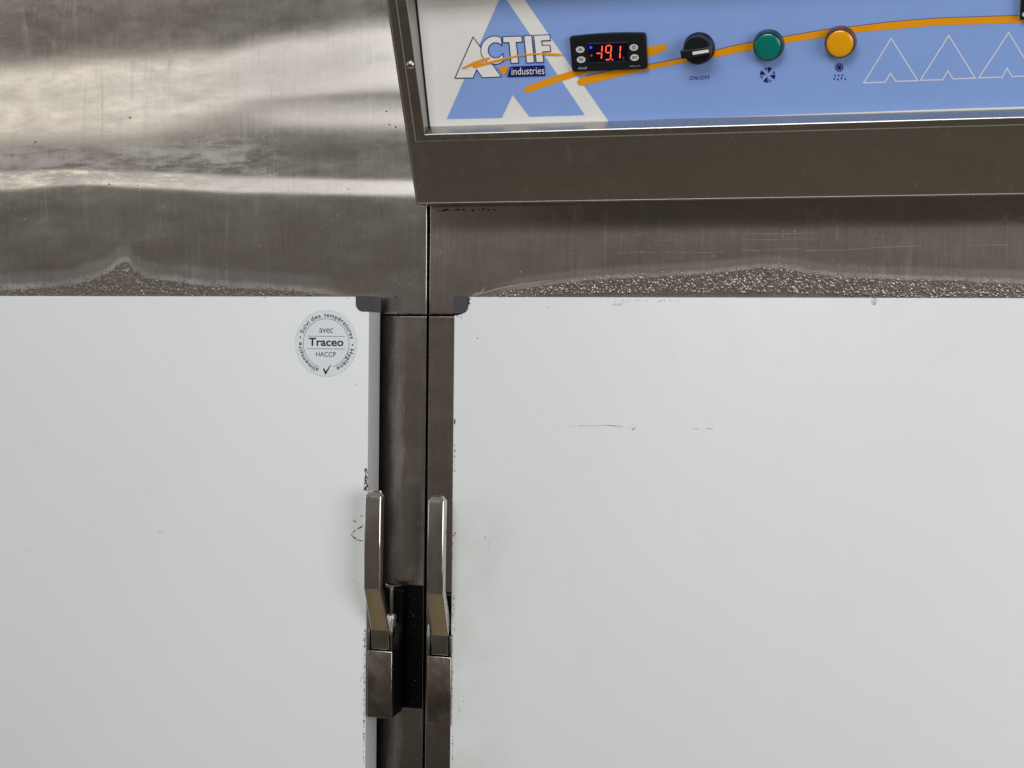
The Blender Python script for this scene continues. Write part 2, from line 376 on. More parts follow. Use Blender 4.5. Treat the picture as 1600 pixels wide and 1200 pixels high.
def interp(pts, x):
    if x <= pts[0][0]: return pts[0][1]
    for (a, b), (c, d) in zip(pts, pts[1:]):
        if x <= c:
            t = (x-a)/(c-a); t = t*t*(3-2*t); return b+(d-b)*t
    return pts[-1][1]
def ss(a, b, x):
    t = max(0, min(1, (x-a)/(b-a))); return t*t*(3-2*t)
def tilt_left(px, py):
    """how far (degrees) the thin sheet leans back: dents in the panel"""
    wob = 5*math.sin(px*.011+1)+3*math.sin(px*.031)
    top = interp([(-200, 98), (0, 96), (200, 88), (330, 80), (450, 66), (620, 50)], px)
    bot = interp([(-200, 200), (0, 190), (200, 188), (400, 196), (620, 207)], px)
    a = ss(top-14, top+16, py)*(1-ss(bot-22, bot+26, py))
    t = .45*a
    c1 = interp([(-200, 146), (0, 148), (280, 146), (450, 116), (620, 92)], px)+wob*.5; w1 = interp([(0, 30), (280, 38), (450, 40), (620, 40)], px)
    t += interp([(0, 1.3), (200, 1.2), (380, 0)], px)*math.exp(-((py-194)/13)**2)
    t += 2.3*math.exp(-(abs(py-c1)/w1)**3)
    mid = interp([(330, 0), (480, 1), (640, 1)], px)              # shallow fold at the right
    t += 1.9*mid*math.exp(-((py-185)/17)**2) - 1.1*mid*math.exp(-((py-interp([(300, 160), (620, 147)], px))/8)**2)
    c2 = interp([(-200, 283), (0, 282), (120, 276), (230, 281), (400, 289), (620, 293)], px)
    w2 = interp([(-200, 12), (0, 15), (150, 12), (300, 14), (620, 14)], px)
    t += interp([(-200, 5.4), (90, 5.4), (200, 4.6), (300, 5.3), (500, 5.2), (620, 5.0)], px)*math.exp(-((py-c2)/w2)**4)
    t += -4.6*(1-ss(top-44, top+interp([(0, 34), (300, 26), (500, 6)], px), py)) - 1.2*math.exp(-((py-235)/20)**2)*interp([(0, .2), (250, .3), (420, 1)], px)
    t += -1.0*ss(300, 330, py) + .7*math.sin(px*.006+py*.02)*ss(310, 350, py)*.6
    t += interp([(-200, 0), (0, 1.6), (200, 1.2), (330, .3), (420, 0)], px)*math.exp(-((py-215)/22)**2)
    return t
def tilt_right(px, py):
    top = 325-.014*(px-660)
    t = -13*(1-ss(top+18, top+44, py))*interp([(660, .15), (760, .5), (1000, .9), (1600, 1)], px)  # top edge bent to mirror dark floor, giving the shade below the fascia
    t += -3.5*(1-ss(top+18, top+62, py))*interp([(660, 0), (900, .6), (1600, 1)], px)
    t += .8*math.sin(px*.004)*ss(350, 400, py)
    return t
def sheet(x0, x1, z0, z1, nx, nz_, tilt, mats, name, parent, r=.0008, extra=None):
    bm = bmesh.new()
    ex = [0, .0002, .0005, .0010, .0018]
    xs = [x0+e for e in ex] + [x0+.0018+(x1-x0-.0036)*i/nx for i in range(1, nx)] + [x1-e for e in ex[::-1]]
    zs = [z0+e for e in ex] + [z0+.0018+(z1-z0-.0036)*i/nz_ for i in range(1, nz_)] + [z1-e for e in ex[::-1]]
    def rb(d): d = max(0, min(r, d)); return r-math.sqrt(max(0, r*r-(r-d)**2))
    grid = []
    for x in xs:
        col = []; y = 0.; zp = zs[0]
        for z in zs:
            px, py = project(Vector((x, 0, z))); y += math.tan(math.radians(tilt(px, py)))*(z-zp); zp = z
            edge = rb(min(x-x0, x1-x)); edge = max(edge, rb(min(z-z0, z1-z)))
            col.append(bm.verts.new((x, y+edge, z)))
        grid.append(col)
    for i in range(len(xs)-1):
        for j in range(len(zs)-1): bm.faces.new((grid[i][j], grid[i+1][j], grid[i+1][j+1], grid[i][j+1]))
    rim = [grid[i][0] for i in range(len(xs))] + [grid[-1][j] for j in range(1, len(zs))] + [grid[i][-1] for i in range(len(xs)-2, -1, -1)] + [grid[0][j] for j in range(len(zs)-2, 0, -1)]
    bk = [bm.verts.new((v.co.x, .025, v.co.z)) for v in rim]
    for i in range(len(rim)):
        j = (i+1) % len(rim); bm.faces.new((rim[j], rim[i], bk[i], bk[j]))
    if extra: extra(bm)
    return finish(name, bm, mats, parent, smooth=True, auto=50)

def left_marks(bm):
    for cx, cy, r in [(222, 387, 1.1), (55, 222, 1.6), (203, 184, 1.2), (172, 288, 1.1), (353, 418, .9), (604, 174, 1.3), (609, 195, 1.0), (619, 199, 1.1), (618, 464, 1.2), (546, 296, .9), (217, 290, .8)]:
        blob(bm, (cx, cy), r, lambda a, b: at_y(a, b, 0)+Vector((0, depth_l(a, b)-.0004, 0)), NY, 1, 6)
def depth(tilt, px, py):
    y = 0.; q = 493.
    while q > py:
        y += math.tan(math.radians(tilt(px, q)))*.00065*3; q -= 3
    return y
def depth_l(px, py): return depth(tilt_left, px, py)-.0003
sheet(-.70, GL, ZSEAM, 2.03, 150, 210, tilt_left, [M_left, M_grimeshade], 'top_panel', LF, extra=left_marks, )
def right_marks(bm):
    fn = face_fn
    for pts, w_ in [([(1024, 377), (1040, 376), (1058, 374)], .9), ([(965, 395), (1000, 394), (1025, 395)], .8), ([(1035, 404), (1060, 403), (1080, 405)], .5),
                    ([(1042, 394), (1100, 395), (1130, 394)], .7), ([(1143, 365), (1200, 365.5), (1280, 364)], .8), ([(1160, 374), (1190, 375), (1280, 373)], .7),
                    ([(1160, 391), (1180, 391.5), (1252, 389)], .9), ([(1258, 392), (1310, 391), (1370, 387), (1440, 384.5)], .9), ([(1510, 384), (1540, 383), (1575, 382)], .9)]:
        q = []
        for a, b in zip(pts, pts[1:]):
            for k in range(6): t = k/6; q.append((a[0]+(b[0]-a[0])*t, a[1]+(b[1]-a[1])*t+rnd.uniform(-.35, .35)))
        q.append(pts[-1]); stroke(bm, q, [w_*rnd.uniform(.25, 1.0) for _ in q], fn, NY, 2)
    # curl of peeled residue above the door corner
    for pts, w_ in [([(739, 462), (745, 459), (750, 459), (755, 454), (757, 449)], [3, 4.5, 4, 2.2, .8]), ([(723, 465), (732, 464), (741, 464), (752, 459), (775, 452), (800, 447), (840, 441), (862, 438)], [.8, 1.6, 1.6, 1.8, 2.4, 2.2, 1.8, .5]),
                    ([(769, 462), (773, 461), (776, 464), (785, 466), (803, 467)], [1, 1.8, 2, 1.4, .6])]:
        stroke(bm, pts, w_, fn, NY, 2)
    for cx, cy, r in [(690, 392, 1.1), (814, 424, 1.3), (806, 428, 1), (802, 425, .8), (1217, 411, 1.8), (893, 396, .8), (1427, 375, .9), (1352, 299, .8)]:
        blob(bm, (cx, cy), r, fn, NY, 2, 6)
    for i in range(26):                                          # crust under the fascia corner
        blob(bm, (rnd.uniform(681, 775), 328.5+rnd.uniform(-1.5, 1.5)), rnd.uniform(.8, 2.4), fn, NY, 1, 7, .6)
    # faint stencilled glue marks
    for k in range(13):
        x = 1293+k*9+rnd.uniform(-2, 2); y = 361+rnd.uniform(-1, 14)
        if rnd.random() < .5: stroke(bm, [(x, y), (x+rnd.uniform(3, 8), y)], 1.1, fn, NY, 3)
        else: stroke(bm, [(x, y-3), (x, y+4)], 1.3, fn, NY, 3)
M_glue = mat('dull glue mark', (.10, .09, .085, 1), .45, .6)
sheet(GR, .70, ZSEAM, FZ0+.004, 150, 70, tilt_right, [M_right, M_grimeshade, M_residue, M_glue], 'top_panel', RF, extra=right_marks)

def cabinet(x0, x1, parent, top):
    bm = bmesh.new(); box(bm, (x0, .028, .12), (x1, .78, top), 0, .002)
    for sx_ in (x0+.06, x1-.06):
        for sy in (.08, .72):
            box(bm, (sx_-.02, sy-.02, 0), (sx_+.02, sy+.02, .119), 0, .002)
    finish('cabinet', bm, M_body, parent)
cabinet(-.70, GL, LF, 2.03); cabinet(GR, .70, RF, 2.03)
def stiles(x0, x1, parent, lbl_inner, inner_right):
    for (a, b, nm_) in ((x0, x0+.06, 'stile'), (x1-.06, x1, 'stile')):
        bm = bmesh.new(); box(bm, (a, 0, .20), (b, .027, ZSEAM-.0016), 0, .0009, 3)
        inner = (b == x1) == inner_right
        if inner:
            for i in range(46 if parent is LF else 14):
                px = rnd.uniform(602, 660) if parent is LF else rnd.uniform(700, 706); py = rnd.uniform(500, 1190)
                blob(bm, (px, py), rnd.uniform(.35, .9), lambda u, v: at_y(u, v, -.0004), NY, 1, 5)
            for i in range(14):
                px = rnd.uniform(603, 655) if parent is LF else rnd.uniform(673, 700); py = rnd.uniform(500, 1190)
                blob(bm, (px, py), rnd.uniform(.4, 1.0), lambda u, v: at_y(u, v, -.0004), NY, 2, 5)
        finish(nm_, bm, [M_stileL if (inner and parent is LF) else M_stile, M_residue, M_grimeshade], parent)
    bm = bmesh.new(); box(bm, (x0, 0, .12), (x1, .027, .1985), 0, .0011, 3); finish('plinth', bm, M_stile, parent)
stiles(-.70, -.0015, LF, '', True); stiles(GR-.0002, .70, RF, '', False)
# dark seam filler between top panel and stiles
for par, xa, xb in ((LF, -.69, GL-.001), (RF, GR+.001, .69)):
    bm = bmesh.new(); box(bm, (xa, .004, ZSEAM-.006), (xb, .024, ZSEAM+.006), 0)
    for i in range(40):
        a, b = (600, 664) if par is LF else (674, 706)
        blob(bm, (rnd.uniform(a, b), 491.5+rnd.uniform(-1.2, 1.0)), rnd.uniform(.7, 1.9), face_fn, NY, 0, 7, .6)
    finish('seam_joint', bm, M_grimeshade, par)

# ------------------------------------------------------------------ doors
XDL = at_y(573.5, 840, DOOR_Y).x; XDR = at_y(706, 840, DOOR_Y).x; ZDT = at_y(300, 463, DOOR_Y).z
def make_door(parent, x0, x1, m, deco, hx, label):
    bm = bmesh.new(); box(bm, (x0, DOOR_Y, .205), (x1, DOOR_B, ZDT), 0, .0012, 3)
    for f in bm.faces:
        c = f.calc_center_median(); f.normal_update()
        if abs(f.normal.x) > .9: f.material_index = 1
    deco(bm)
    d = finish('door', bm, [m, M_side, M_chip, M_grimeshade, M_smudge, M_white], parent, auto=40)
    bm = bmesh.new(); g0, g1 = x0+.0025, x1-.0025
    for a, b in (((g0, DOOR_B+.0005, .22), (g0+.014, -.0008, ZDT-.015)), ((g1-.014, DOOR_B+.0005, .22), (g1, -.0008, ZDT-.015)),
                 ((g0+.0145, DOOR_B+.0005, ZDT-.029), (g1-.0145, -.0008, ZDT-.015)), ((g0+.0145, DOOR_B+.0005, .22), (g1-.0145, -.0008, .234))):
        box(bm, a, b, 0, .002)
    finish('door_gasket', bm, M_black, d)
    return d
def rnd_line(bm, pts, wd, mi, jit=.5, skip=0., fn=door_fn, step=2.0):
    q = []
    for a, b in zip(pts, pts[1:]):
        L = math.hypot(b[0]-a[0], b[1]-a[1]); k = max(1, int(L/step))
        for i in range(k): q.append((a[0]+(b[0]-a[0])*i/k+rnd.uniform(-jit, jit)*.5, a[1]+(b[1]-a[1])*i/k+rnd.uniform(-jit, jit)*.5))
    q.append(pts[-1])
    for a, b in zip(q, q[1:]):
        if rnd.random() < skip: continue
        stroke(bm, [a, b], wd*rnd.uniform(.5, 1.2), fn, NY, mi)
def deco_left(bm):
    for i in range(70):                                          # flaked patch above the handle
        t = rnd.random(); x = 572.5+rnd.gauss(0, 1.4)-.6; y = 732+t*34
        if x < 576: blob(bm, (x, y), rnd.uniform(.4, 1.5), door_fn, NY, rnd.choice((2, 2, 3, 4)), 6, 1.6)
    rnd_line(bm, [(567, 821), (560, 825), (554, 829), (549, 836), (554, 841), (560, 844), (567, 845)], 1.6, 2, 1.2, .15)
    rnd_line(bm, [(565, 823), (560, 826)], 1.8, 3, 1.0, .2); rnd_line(bm, [(553, 839), (556, 842)], 1.4, 3, 1, .1)
    for i in range(16): blob(bm, (554.5+rnd.gauss(0, 1.6), 813.5+rnd.gauss(0, 1.4)), rnd.uniform(.3, .9), door_fn, NY, rnd.choice((2, 4)), 6)
    for i in range(8): blob(bm, (565+rnd.gauss(0, 1), 806+rnd.gauss(0, 1.6)), rnd.uniform(.3, .8), door_fn, NY, 2, 6)
    for cx, cy, r in [(248, 832, 1.0), (553, 908, 1.2), (414, 465, 1.0), (543, 466, .9), (254, 832, .5), (42, 860, .7), (170, 655, .5), (556, 601, .8), (563, 1060, .8), (568, 1000, 1.1)]:
        blob(bm, (cx, cy), r, door_fn, NY, rnd.choice((2, 4)), 7)
    rnd_line(bm, [(248, 834), (254, 831)], .6, 4); rnd_line(bm, [(557, 962), (562, 960), (565, 955)], .7, 4)
    rnd_line(bm, [(563, 1065), (566, 1058), (570, 1050)], 1.2, 4, .8)
    for i in range(90):
        y = rnd.uniform(985, 1200); blob(bm, (570.2-(y-985)*.010+rnd.gauss(0, .5), y), rnd.uniform(.3, 1.0), door_fn, NY, rnd.choice((2, 4, 3)), 6, 1.5)
    for i in range(14): blob(bm, (rnd.uniform(20, 560), rnd.uniform(480, 1190)), rnd.uniform(.25, .5), door_fn, NY, 4, 5)
def deco_right(bm):
    rnd_line(bm, [(872, 666.5), (900, 665.8), (915, 665.5)], .45, 4, .3, .3)
    rnd_line(bm, [(905, 665.5), (935, 665.3), (950, 664.3), (960, 665), (972, 666.5)], .55, 2, .3, 0)
    rnd_line(bm, [(948, 664.5), (973, 666.6)], .5, 2, .3, .2); rnd_line(bm, [(973, 666.5), (992, 668)], .45, 4, .3, .4)
    rnd_line(bm, [(987, 672), (992, 669)], 1.3, 2, .3); rnd_line(bm, [(1083, 670), (1092, 670)], .8, 2, .2, .3); rnd_line(bm, [(1104, 670), (1114, 669.8)], .9, 2, .3, .2)
    for cx, cy, r, k in [(715, 495, 1.1, 3), (721, 497, .8, 3), (746, 529, 1, 3), (720, 496, .9, 2), (755, 500, .6, 2), (897, 478, .9, 2), (856, 480, 1.5, 4), (865, 493, .7, 4), (1015, 487, .7, 2), (762, 770, .7, 2),
                         (843, 847, .8, 2), (775, 883, 1.1, 4), (774, 880, .9, 4), (758, 840, 2.2, 4), (764, 850, 1.6, 4), (795, 931, 1.0, 4), (757, 915, .7, 4), (795, 991, .8, 4), (711, 833, 1.6, 3), (709, 837, 1.5, 2),
                         (812, 634, .9, 4), (718, 552, .9, 4), (717, 1112, 1.2, 2), (724, 1096, .8, 2), (709, 1133, .8, 4), (1168, 488, .7, 4)]:
        blob(bm, (cx, cy), r*.85, door_fn, NY, k, 7)
    for a, b, nn in ((970, 983, 14), (1040, 1062, 12), (1002, 1012, 6)):
        for i in range(nn): blob(bm, (rnd.uniform(a-10, b), 469+abs(rnd.gauss(0, 1.5))), rnd.uniform(.3, .9), door_fn, NY, rnd.choice((2, 3, 4)), 6, .6)
    for i in range(26): blob(bm, (rnd.uniform(956, 972), 476+rnd.gauss(0, 1.2)), rnd.uniform(.25, .6), door_fn, NY, 2, 5)
    for i in range(34): blob(bm, (710.3+rnd.gauss(0, .5), rnd.choice((rnd.uniform(655, 662), rnd.uniform(695, 740)))), rnd.uniform(.3, 1.1), door_fn, NY, rnd.choice((2, 3)), 6, 1.2)
    for i in range(30): blob(bm, (709.6+rnd.gauss(0, .7), rnd.uniform(930, 985)), rnd.uniform(.3, .9), door_fn, NY, rnd.choice((2, 4)), 6, 1.3)
    for i in range(140): blob(bm, (707.6+rnd.gauss(0, .35)-(rnd.random()), rnd.uniform(700, 1195)), rnd.uniform(.2, .7), door_fn, NY, rnd.choice((2, 4, 3)), 5, 1.6)
    rnd_line(bm, [(717, 1096), (717, 1113)], .5, 4, .2)
    # dark crack round the corner cap
    c = [(732.5, 464.5), (732.3, 470), (731, 478), (727, 485), (720, 490), (712, 491.2), (706, 491.2)]
    rnd_line(bm, c, 3.0, 3, .8, 0)
    for i in range(60):
        k = rnd.uniform(0, len(c)-1.01); a, b = c[int(k)], c[int(k)+1]; t = k-int(k)
        blob(bm, (a[0]+(b[0]-a[0])*t+rnd.gauss(.6, .9), a[1]+(b[1]-a[1])*t+rnd.gauss(.6, .9)), rnd.uniform(.3, 1.0), door_fn, NY, 3, 6)
    for i in range(18): blob(bm, (rnd.uniform(760, 1590), rnd.uniform(480, 1190)), rnd.uniform(.25, .5), door_fn, NY, 4, 5)
DL = make_door(LF, -.655, XDL, M_door, deco_left, 0, '')
DR = make_door(RF, XDR, .655, M_door2, deco_right, 0, '')

def corner_cap(parent, xe, sgn, px_in, py_bot):
    """sgn=+1: cap on the right end of a door"""
    wd = abs(at_y(px_in, 475, DOOR_Y).x-xe); h = ZDT-at_y(px_in, py_bot, DOOR_Y).z; r = min(.0085, wd*.75)
    pts = [(xe+sgn*.0006, ZDT+.0006), (xe+sgn*.0006, ZDT-h)]
    for i in range(0, 9):
        a = math.radians(90*i/8); pts.append((xe-sgn*(wd-r+r*math.sin(a)), ZDT-h+r-r*math.cos(a)))
    pts.append((xe-sgn*wd, ZDT+.0006))
    bm = bmesh.new(); prism(bm, [Vector((x, DOOR_Y-.0007, z)) for x, z in pts], Vector((0, DOOR_B-DOOR_Y+.001, 0)), 0)
    bmesh.ops.bevel(bm, geom=[e for e in bm.edges if abs(e.verts[0].co.y-e.verts[1].co.y) < 1e-6], offset=.0004, segments=2, affect='EDGES')
    finish('corner_cap', bm, M_cap, parent, auto=40)
corner_cap(DL, XDL, 1, 556, 487); corner_cap(DR, XDR, -1, 731.5, 490)

# ------------------------------------------------------------------ handles
def handle(door, freezer, pxs, side, tag_l):
    """pxs: dict of measured outline; side=+1 when the latch hangs on the right end of its door"""
    YH, YG = -.050, -.073                                         # fronts of the housing and of the grip
    X = lambda px, py, y: at_y(px, py, y).x
    Zz = lambda py, y: at_y((pxs['h0']+pxs['h1'])/2, py, y).z
    hx0, hx1 = X(pxs['h0'], pxs['hy'], YH), X(pxs['h1'], pxs['hy'], YH)
    zt, zb = Zz(pxs['ht'], YH), Zz(pxs['hb'], YH)
    bm = bmesh.new()
    box(bm, (hx0, YH, zb), (hx1, YH+.006, zt), 0, .0010, 3)          # lower body
    box(bm, (hx0+.0005, YH+.0063, zb+.0005), (hx1-.0005, -.016, zt), 1, .0006)  # rear of the body coloured black for the dark that its flank mirrors
    zc = Zz(pxs['ct'], YH)
    for a, b in ((hx0, hx0+.0022), (hx1-.0022, hx1)):               # cheeks either side of the pivot
        prism(bm, [Vector((a, YH+.0005, zt-.001)), Vector((a, YH+.0005, zt+(zc-zt)*.75)), Vector((a, YH+.012, zc)), Vector((a, -.018, zc)), Vector((a, -.018, zt-.001))], Vector((b-a, 0, 0)), 0, .0006)
    finish('latch_housing', bm, [M_latch, M_black], door, auto=35)
    # pivot block + lever + grip in one bent bar
    gx0, gx1 = X(pxs['g0'], pxs['gm'], YG), X(pxs['g1'], pxs['gm'], YG)
    z1, z2, z3 = Zz(pxs['ht']-1.5, YH), Zz(pxs['p1'], YH), Zz(pxs['p2'], YG)
    z4 = Zz(pxs['gt'], YG); th = .0095
    front = [(YH+.0004, z1), (YH-.0002, z2), (YG, z3), (YG-.0008, (z3+z4)/2), (YG+.0002, z4-.010), (YG+.0012, z4-.0052), (YG+.0034, z4-.0018), (YG+.0065, z4)]
    back = [(YG+.0115, z4-.0006), (YG+.0120, z4-.006), (YG+th+.0008, (z3+z4)/2), (YG+th, z3+.004), (YH+.014, z2+.002), (YH+.02, z1)]
    cx = (hx0+hx1)/2; hw = (hx1-hx0)/2-.0034
    bm = bmesh.new(); prof = front+back
    def xs(z):
        t = ss(z2, z3, z)
        return (cx-hw)*(1-t)+gx0*t, (cx+hw)*(1-t)+gx1*t
    def sh(z): return .0040*max(0, (z-(z4-.0056))/.0056)**2
    a = [bm.verts.new((xs(z)[0]+sh(z), y, z)) for y, z in prof]; b = [bm.verts.new((xs(z)[1]-sh(z), y, z)) for y, z in prof]
    n = len(prof); nf = len(front); fs = []
    for i in range(n): fs.append(bm.faces.new((a[i], a[(i+1) % n], b[(i+1) % n], b[i])))
    # quads across front/back on each side
    pairs = list(range(nf)); m_ = [n-1, n-2, n-3, n-4, n-5, n-5, n-6, nf]
    for S in (a, b):
        for i in range(nf-1):
            q = [S[i], S[i+1], S[m_[i+1]], S[m_[i]]]
            q2 = []
            for v in q:
                if v not in q2: q2.append(v)
            if len(q2) >= 3: fs.append(bm.faces.new(q2))
    bmesh.ops.recalc_face_normals(bm, faces=bm.faces)
    side_e = [e for e in bm.edges if len(e.link_faces) == 2 and e.calc_face_angle(0) > math.radians(60)]
    bmesh.ops.bevel(bm, geom=side_e, offset=.0020, segments=6, profile=.5, affect='EDGES', clamp_overlap=True)
    finish('latch_handle', bm, M_chrome, door, auto=16.5)
    return hx0, hx1, zt, zb, zc
hl = handle(DL, LF, dict(h0=573.5, h1=612, hy=1070, ht=1017, hb=1122, ct=975, g0=568.5, g1=594.5, gm=850, p1=985, p2=921, gt=768), 1, '')
hr = handle(DR, RF, dict(h0=667.5, h1=704.5, hy=1075, ht=1026, hb=1131, ct=984, g0=667.5, g1=693, gm=850, p1=993, p2=929, gt=775), -1, '')
# bright strips added as the highlight on the latch cheeks by both pivots
for D_, pl, yy in ((DL, [(613.5, 961), (615, 966), (612, 985), (608.5, 1000), (604.5, 1001), (604, 988), (606.5, 972), (609, 962)], -.047),
                   (DR, [(669.5, 974), (671, 985), (670.5, 999), (666.8, 1001), (666.2, 992), (667.5, 980)], -.049)):
    bm = bmesh.new(); prism(bm, [at_y(a, b, yy) for a, b in pl], Vector((0, .010, 0)), 0, .0012, 3)
    finish('cheek_highlight', bm, M_cheekglint, D_, auto=60)
# the steel bracket and black strike that the left latch closes on
def strike(parent, x0, x1, py0, py1, pxm, lip):
    z0 = at_y(pxm, py1, -.002).z; z1 = at_y(pxm, py0, -.002).z
    bm = bmesh.new(); box(bm, (x0, -.0022, z0), (x1, .0005, z1), 0, .0006)
    for i in range(60):
        x = rnd.uniform(x0+.001, x1-.001); z = rnd.uniform(z0+.002, z1-.002)
        blob(bm, (x, z), rnd.uniform(.00015, .0005), lambda u, v: Vector((u, -.0026, v)), NY, 1, 5)
    s = finish('latch_strike', bm, [M_black, M_residue], parent)
    if lip:
        xb = at_y(613, 940, -.026).x; zb_ = at_y(613, 996, -.026).z; zt_ = at_y(613, 918, -.026).z
        bm = bmesh.new()
        pr = [(-.030, zb_), (-.026, zb_+.010), (-.0235, zb_+.026), (-.0235, zt_-.003), (-.022, zt_)]
        for (y0, za), (y1, zb2) in zip(pr, pr[1:]):
            prism(bm, [Vector((xb-.0035, y0, za)), Vector((xb, y0, za)), Vector((xb, y1, zb2)), Vector((xb-.0035, y1, zb2))], Vector((0, .0035, 0)), 0)
        finish('latch_roller_arm', bm, M_chrome, s, auto=40)
        bm = bmesh.new()                                           # pressed plate closing the top of the strike
        p = [(601.5, 911), (606, 914), (614, 914.5), (630, 913.5), (622, 917), (616, 920), (606, 919), (602, 916)]
        prism(bm, [at_y(a, b, -.016) for a, b in p], Vector((0, .0012, 0)), 0, .0003); finish('strike_cover', bm, M_latch, s, auto=40)
        for (px_, py_, h_) in ((628, 929, 14), (627, 1112, 13)):
            bm = bmesh.new()
            pts = []
            for k in range(9):
                aa = math.radians(-80+160*k/8); pts.append((px_-4+5*math.cos(aa), py_+h_/2*math.sin(aa)))
            stroke(bm, pts, [.5, 1.2, 2, 2.3, 2.5, 2.3, 2, 1.2, .5], lambda a, b: at_y(a, b, -.0035), NY, 0)
            bmesh.ops.remove_doubles(bm, verts=bm.verts, dist=1e-6)
            r = bmesh.ops.extrude_face_region(bm, geom=list(bm.faces)); bmesh.ops.translate(bm, verts=[v for v in r['geom'] if isinstance(v, bmesh.types.BMVert)], vec=(0, .003, 0))
            finish('strike_screw', bm, M_chrome, s)
strike(LF, at_y(598, 1000, -.002).x, at_y(659.5, 1000, -.002).x, 914, 1106, 640, True)
strike(RF, at_y(694, 1000, -.002).x, at_y(706, 1000, -.002).x+.01, 925, 1024, 700, False)
# black plastic flank of the left latch, between housing and strike
for D_, h in ((DL, hl), (DR, hr)):
    bm = bmesh.new(); box(bm, (h[0]+.001, -.0155, h[3]+.002), (h[1]-.001, -.0026, h[4]+.03), 0, .001); finish('latch_bolt', bm, M_black, D_)

# ------------------------------------------------------------------ fascia (sloped) with trim frame
FX1 = .70; VTOP = puv(1100, -52)[1]; X0 = at_fascia(652, 316).x
uo, vo = fuv(649, 222, .003); ui, vi = fuv(664.5, 209.5, .003)
up_, vp = puv(672.5, 197.3); 
UR = X0+.70-(uo-X0); URI = UR-(ui-uo); u1 = UR-(up_-uo)
ptop = PO+PV*VTOP; VF = (ptop-FO).dot(FV)+.002
TOPZ = 2.03; vft = (TOPZ-FO.z)/math.cos(FT)
def top_u(u_b, v_b, u_t, v_t): return u_b+(u_t-u_b)*(VF-v_b)/(v_t-v_b)
uoT, _v0 = fuv(618, 0, .003); uoT = top_u(uo, vo, uoT, _v0); uiT, _v1 = fuv(636, 0, .003); uiT = top_u(ui, vi, uiT, _v1)
upT, _v2 = puv(652, 0); upT = up_+(upT-up_)*(VTOP-vp)/(_v2-vp)
bm = bmesh.new()
def slab(u0, u1_, v0, v1, bev=.0014):
    prism(bm, [FW_(u0, v0), FW_(u1_, v0), FW_(u1_, v1), FW_(u0, v1)], FN*-.0016, 0)
slab(X0, FX1, 0, vi-.0003); prism(bm, [FW_(X0, vi-.0003), FW_(ui-.0006, vi-.0003), FW_(uiT-.0006, VF), FW_(X0, VF)], FN*-.0016, 0); slab(URI+.0003, FX1, vi-.0003, VF); slab(X0, FX1, VF, vft)
for f in bm.faces: pass
box(bm, (X0, FY0+.0005, FZ0-.0002), (FX1, -.003, FZ0+.0012), 0)                      # underside
for xa in (X0, FX1-.0012):                                                       # cheeks
    a_ = FO-FN*.0018; t_ = FW_(0, vft, -.0018)
    prism(bm, [Vector((xa, a_.y, a_.z)), Vector((xa, -.003, a_.z)), Vector((xa, -.003, t_.z)), Vector((xa, t_.y, t_.z))], Vector((.0012, 0, 0)), 0)
# rounded folded edges along the bottom and the left
def tube(p, q, r, k=12):
    d = (q-p).normalized(); a = d.orthogonal().normalized(); b2 = d.cross(a); A_ = []; B_ = []
    for i in range(k):
        t = 2*math.pi*i/k; o = a*math.cos(t)*r+b2*math.sin(t)*r; A_.append(bm.verts.new(p+o)); B_.append(bm.verts.new(q+o))
    for i in range(k): bm.faces.new((A_[i], A_[(i+1) % k], B_[(i+1) % k], B_[i]))
    bm.faces.new(A_[::-1]); bm.faces.new(B_)
nf0 = len(bm.faces); tube(FW_(X0-.0002, -.0002, -.0009), FW_(FX1, -.0002, -.0009), .0013); tube(FW_(X0-.0002, -.0002, -.0009), FW_(X0-.0002, vft, -.0009), .0013)
bm.faces.ensure_lookup_table()
for f in bm.faces[nf0:]: f.material_index = 1
bmesh.ops.recalc_face_normals(bm, faces=bm.faces)
M_roll = mat('dull rolled edge', (.30, .28, .255, 1), .45, 1)
FS = finish('fascia', bm, [M_fascia, M_roll], RF, auto=35)
# trim frame: step up, flat band, sharp lip, then the wall of the recess down to the print
bm = bmesh.new()
def ring(u0, v0, off):
    k = (u0-uo)/(ui-uo); return [FW_(u0, v0, off), FW_(UR-(u0-uo), v0, off), FW_(UR-(u0-uo), VF, off), FW_(uoT+(uiT-uoT)*k, VF, off)]
pw_ = [PW(up_, vp, .0003), PW(u1, vp, .0003), PW(u1, VTOP, .0003), PW(upT, VTOP, .0003)]
pw2 = [PW(up_-.0012, vp-.0004, .0030), PW(u1+.0012, vp-.0004, .0030), PW(u1+.0012, VTOP, .0030), PW(upT-.0012, VTOP, .0040)]
rings = [ring(uo, vo, .0002), ring(uo, vo, .0028), ring(uo+.0013, vo+.0013, .0037), ring(ui-.0008, vi-.0009, .0037), ring(ui-.0006, vi-.0006, .0040), ring(ui, vi, .0035), pw2, pw_]
mi = [3, 4, 0, 1, 1, 2, 0]  # outermost step painted dark as contact shadow, next chamfer brightened as highlight
V = [[bm.verts.new(p) for p in r] for r in rings]
for k in range(len(rings)-1):
    for a, b in ((0, 1), (3, 0), (1, 2), (2, 3)):
        if (a, b) == (2, 3) and k < 5: continue
        f = bm.faces.new((V[k][a], V[k][b], V[k+1][b], V[k+1][a])); f.material_index = mi[k] if not (k == 6 and (a, b) == (3, 0)) else 3
bmesh.ops.recalc_face_normals(bm, faces=bm.faces)
stroke(bm, [(ui-.0001, vi-.0002), (ui-.0001, vo)], .0006, lambda u, v: FW_(u, v, .0037), FN, 3)   # mitre joint
prism(bm, [FW_(ui+.0002, vi, .0034), PW(up_, vp, .0008), PW(up_+.0006, vp, .0008), FW_(ui+.0008, vi, .0034)], Vector((0, -.0003, .0003)), 3)
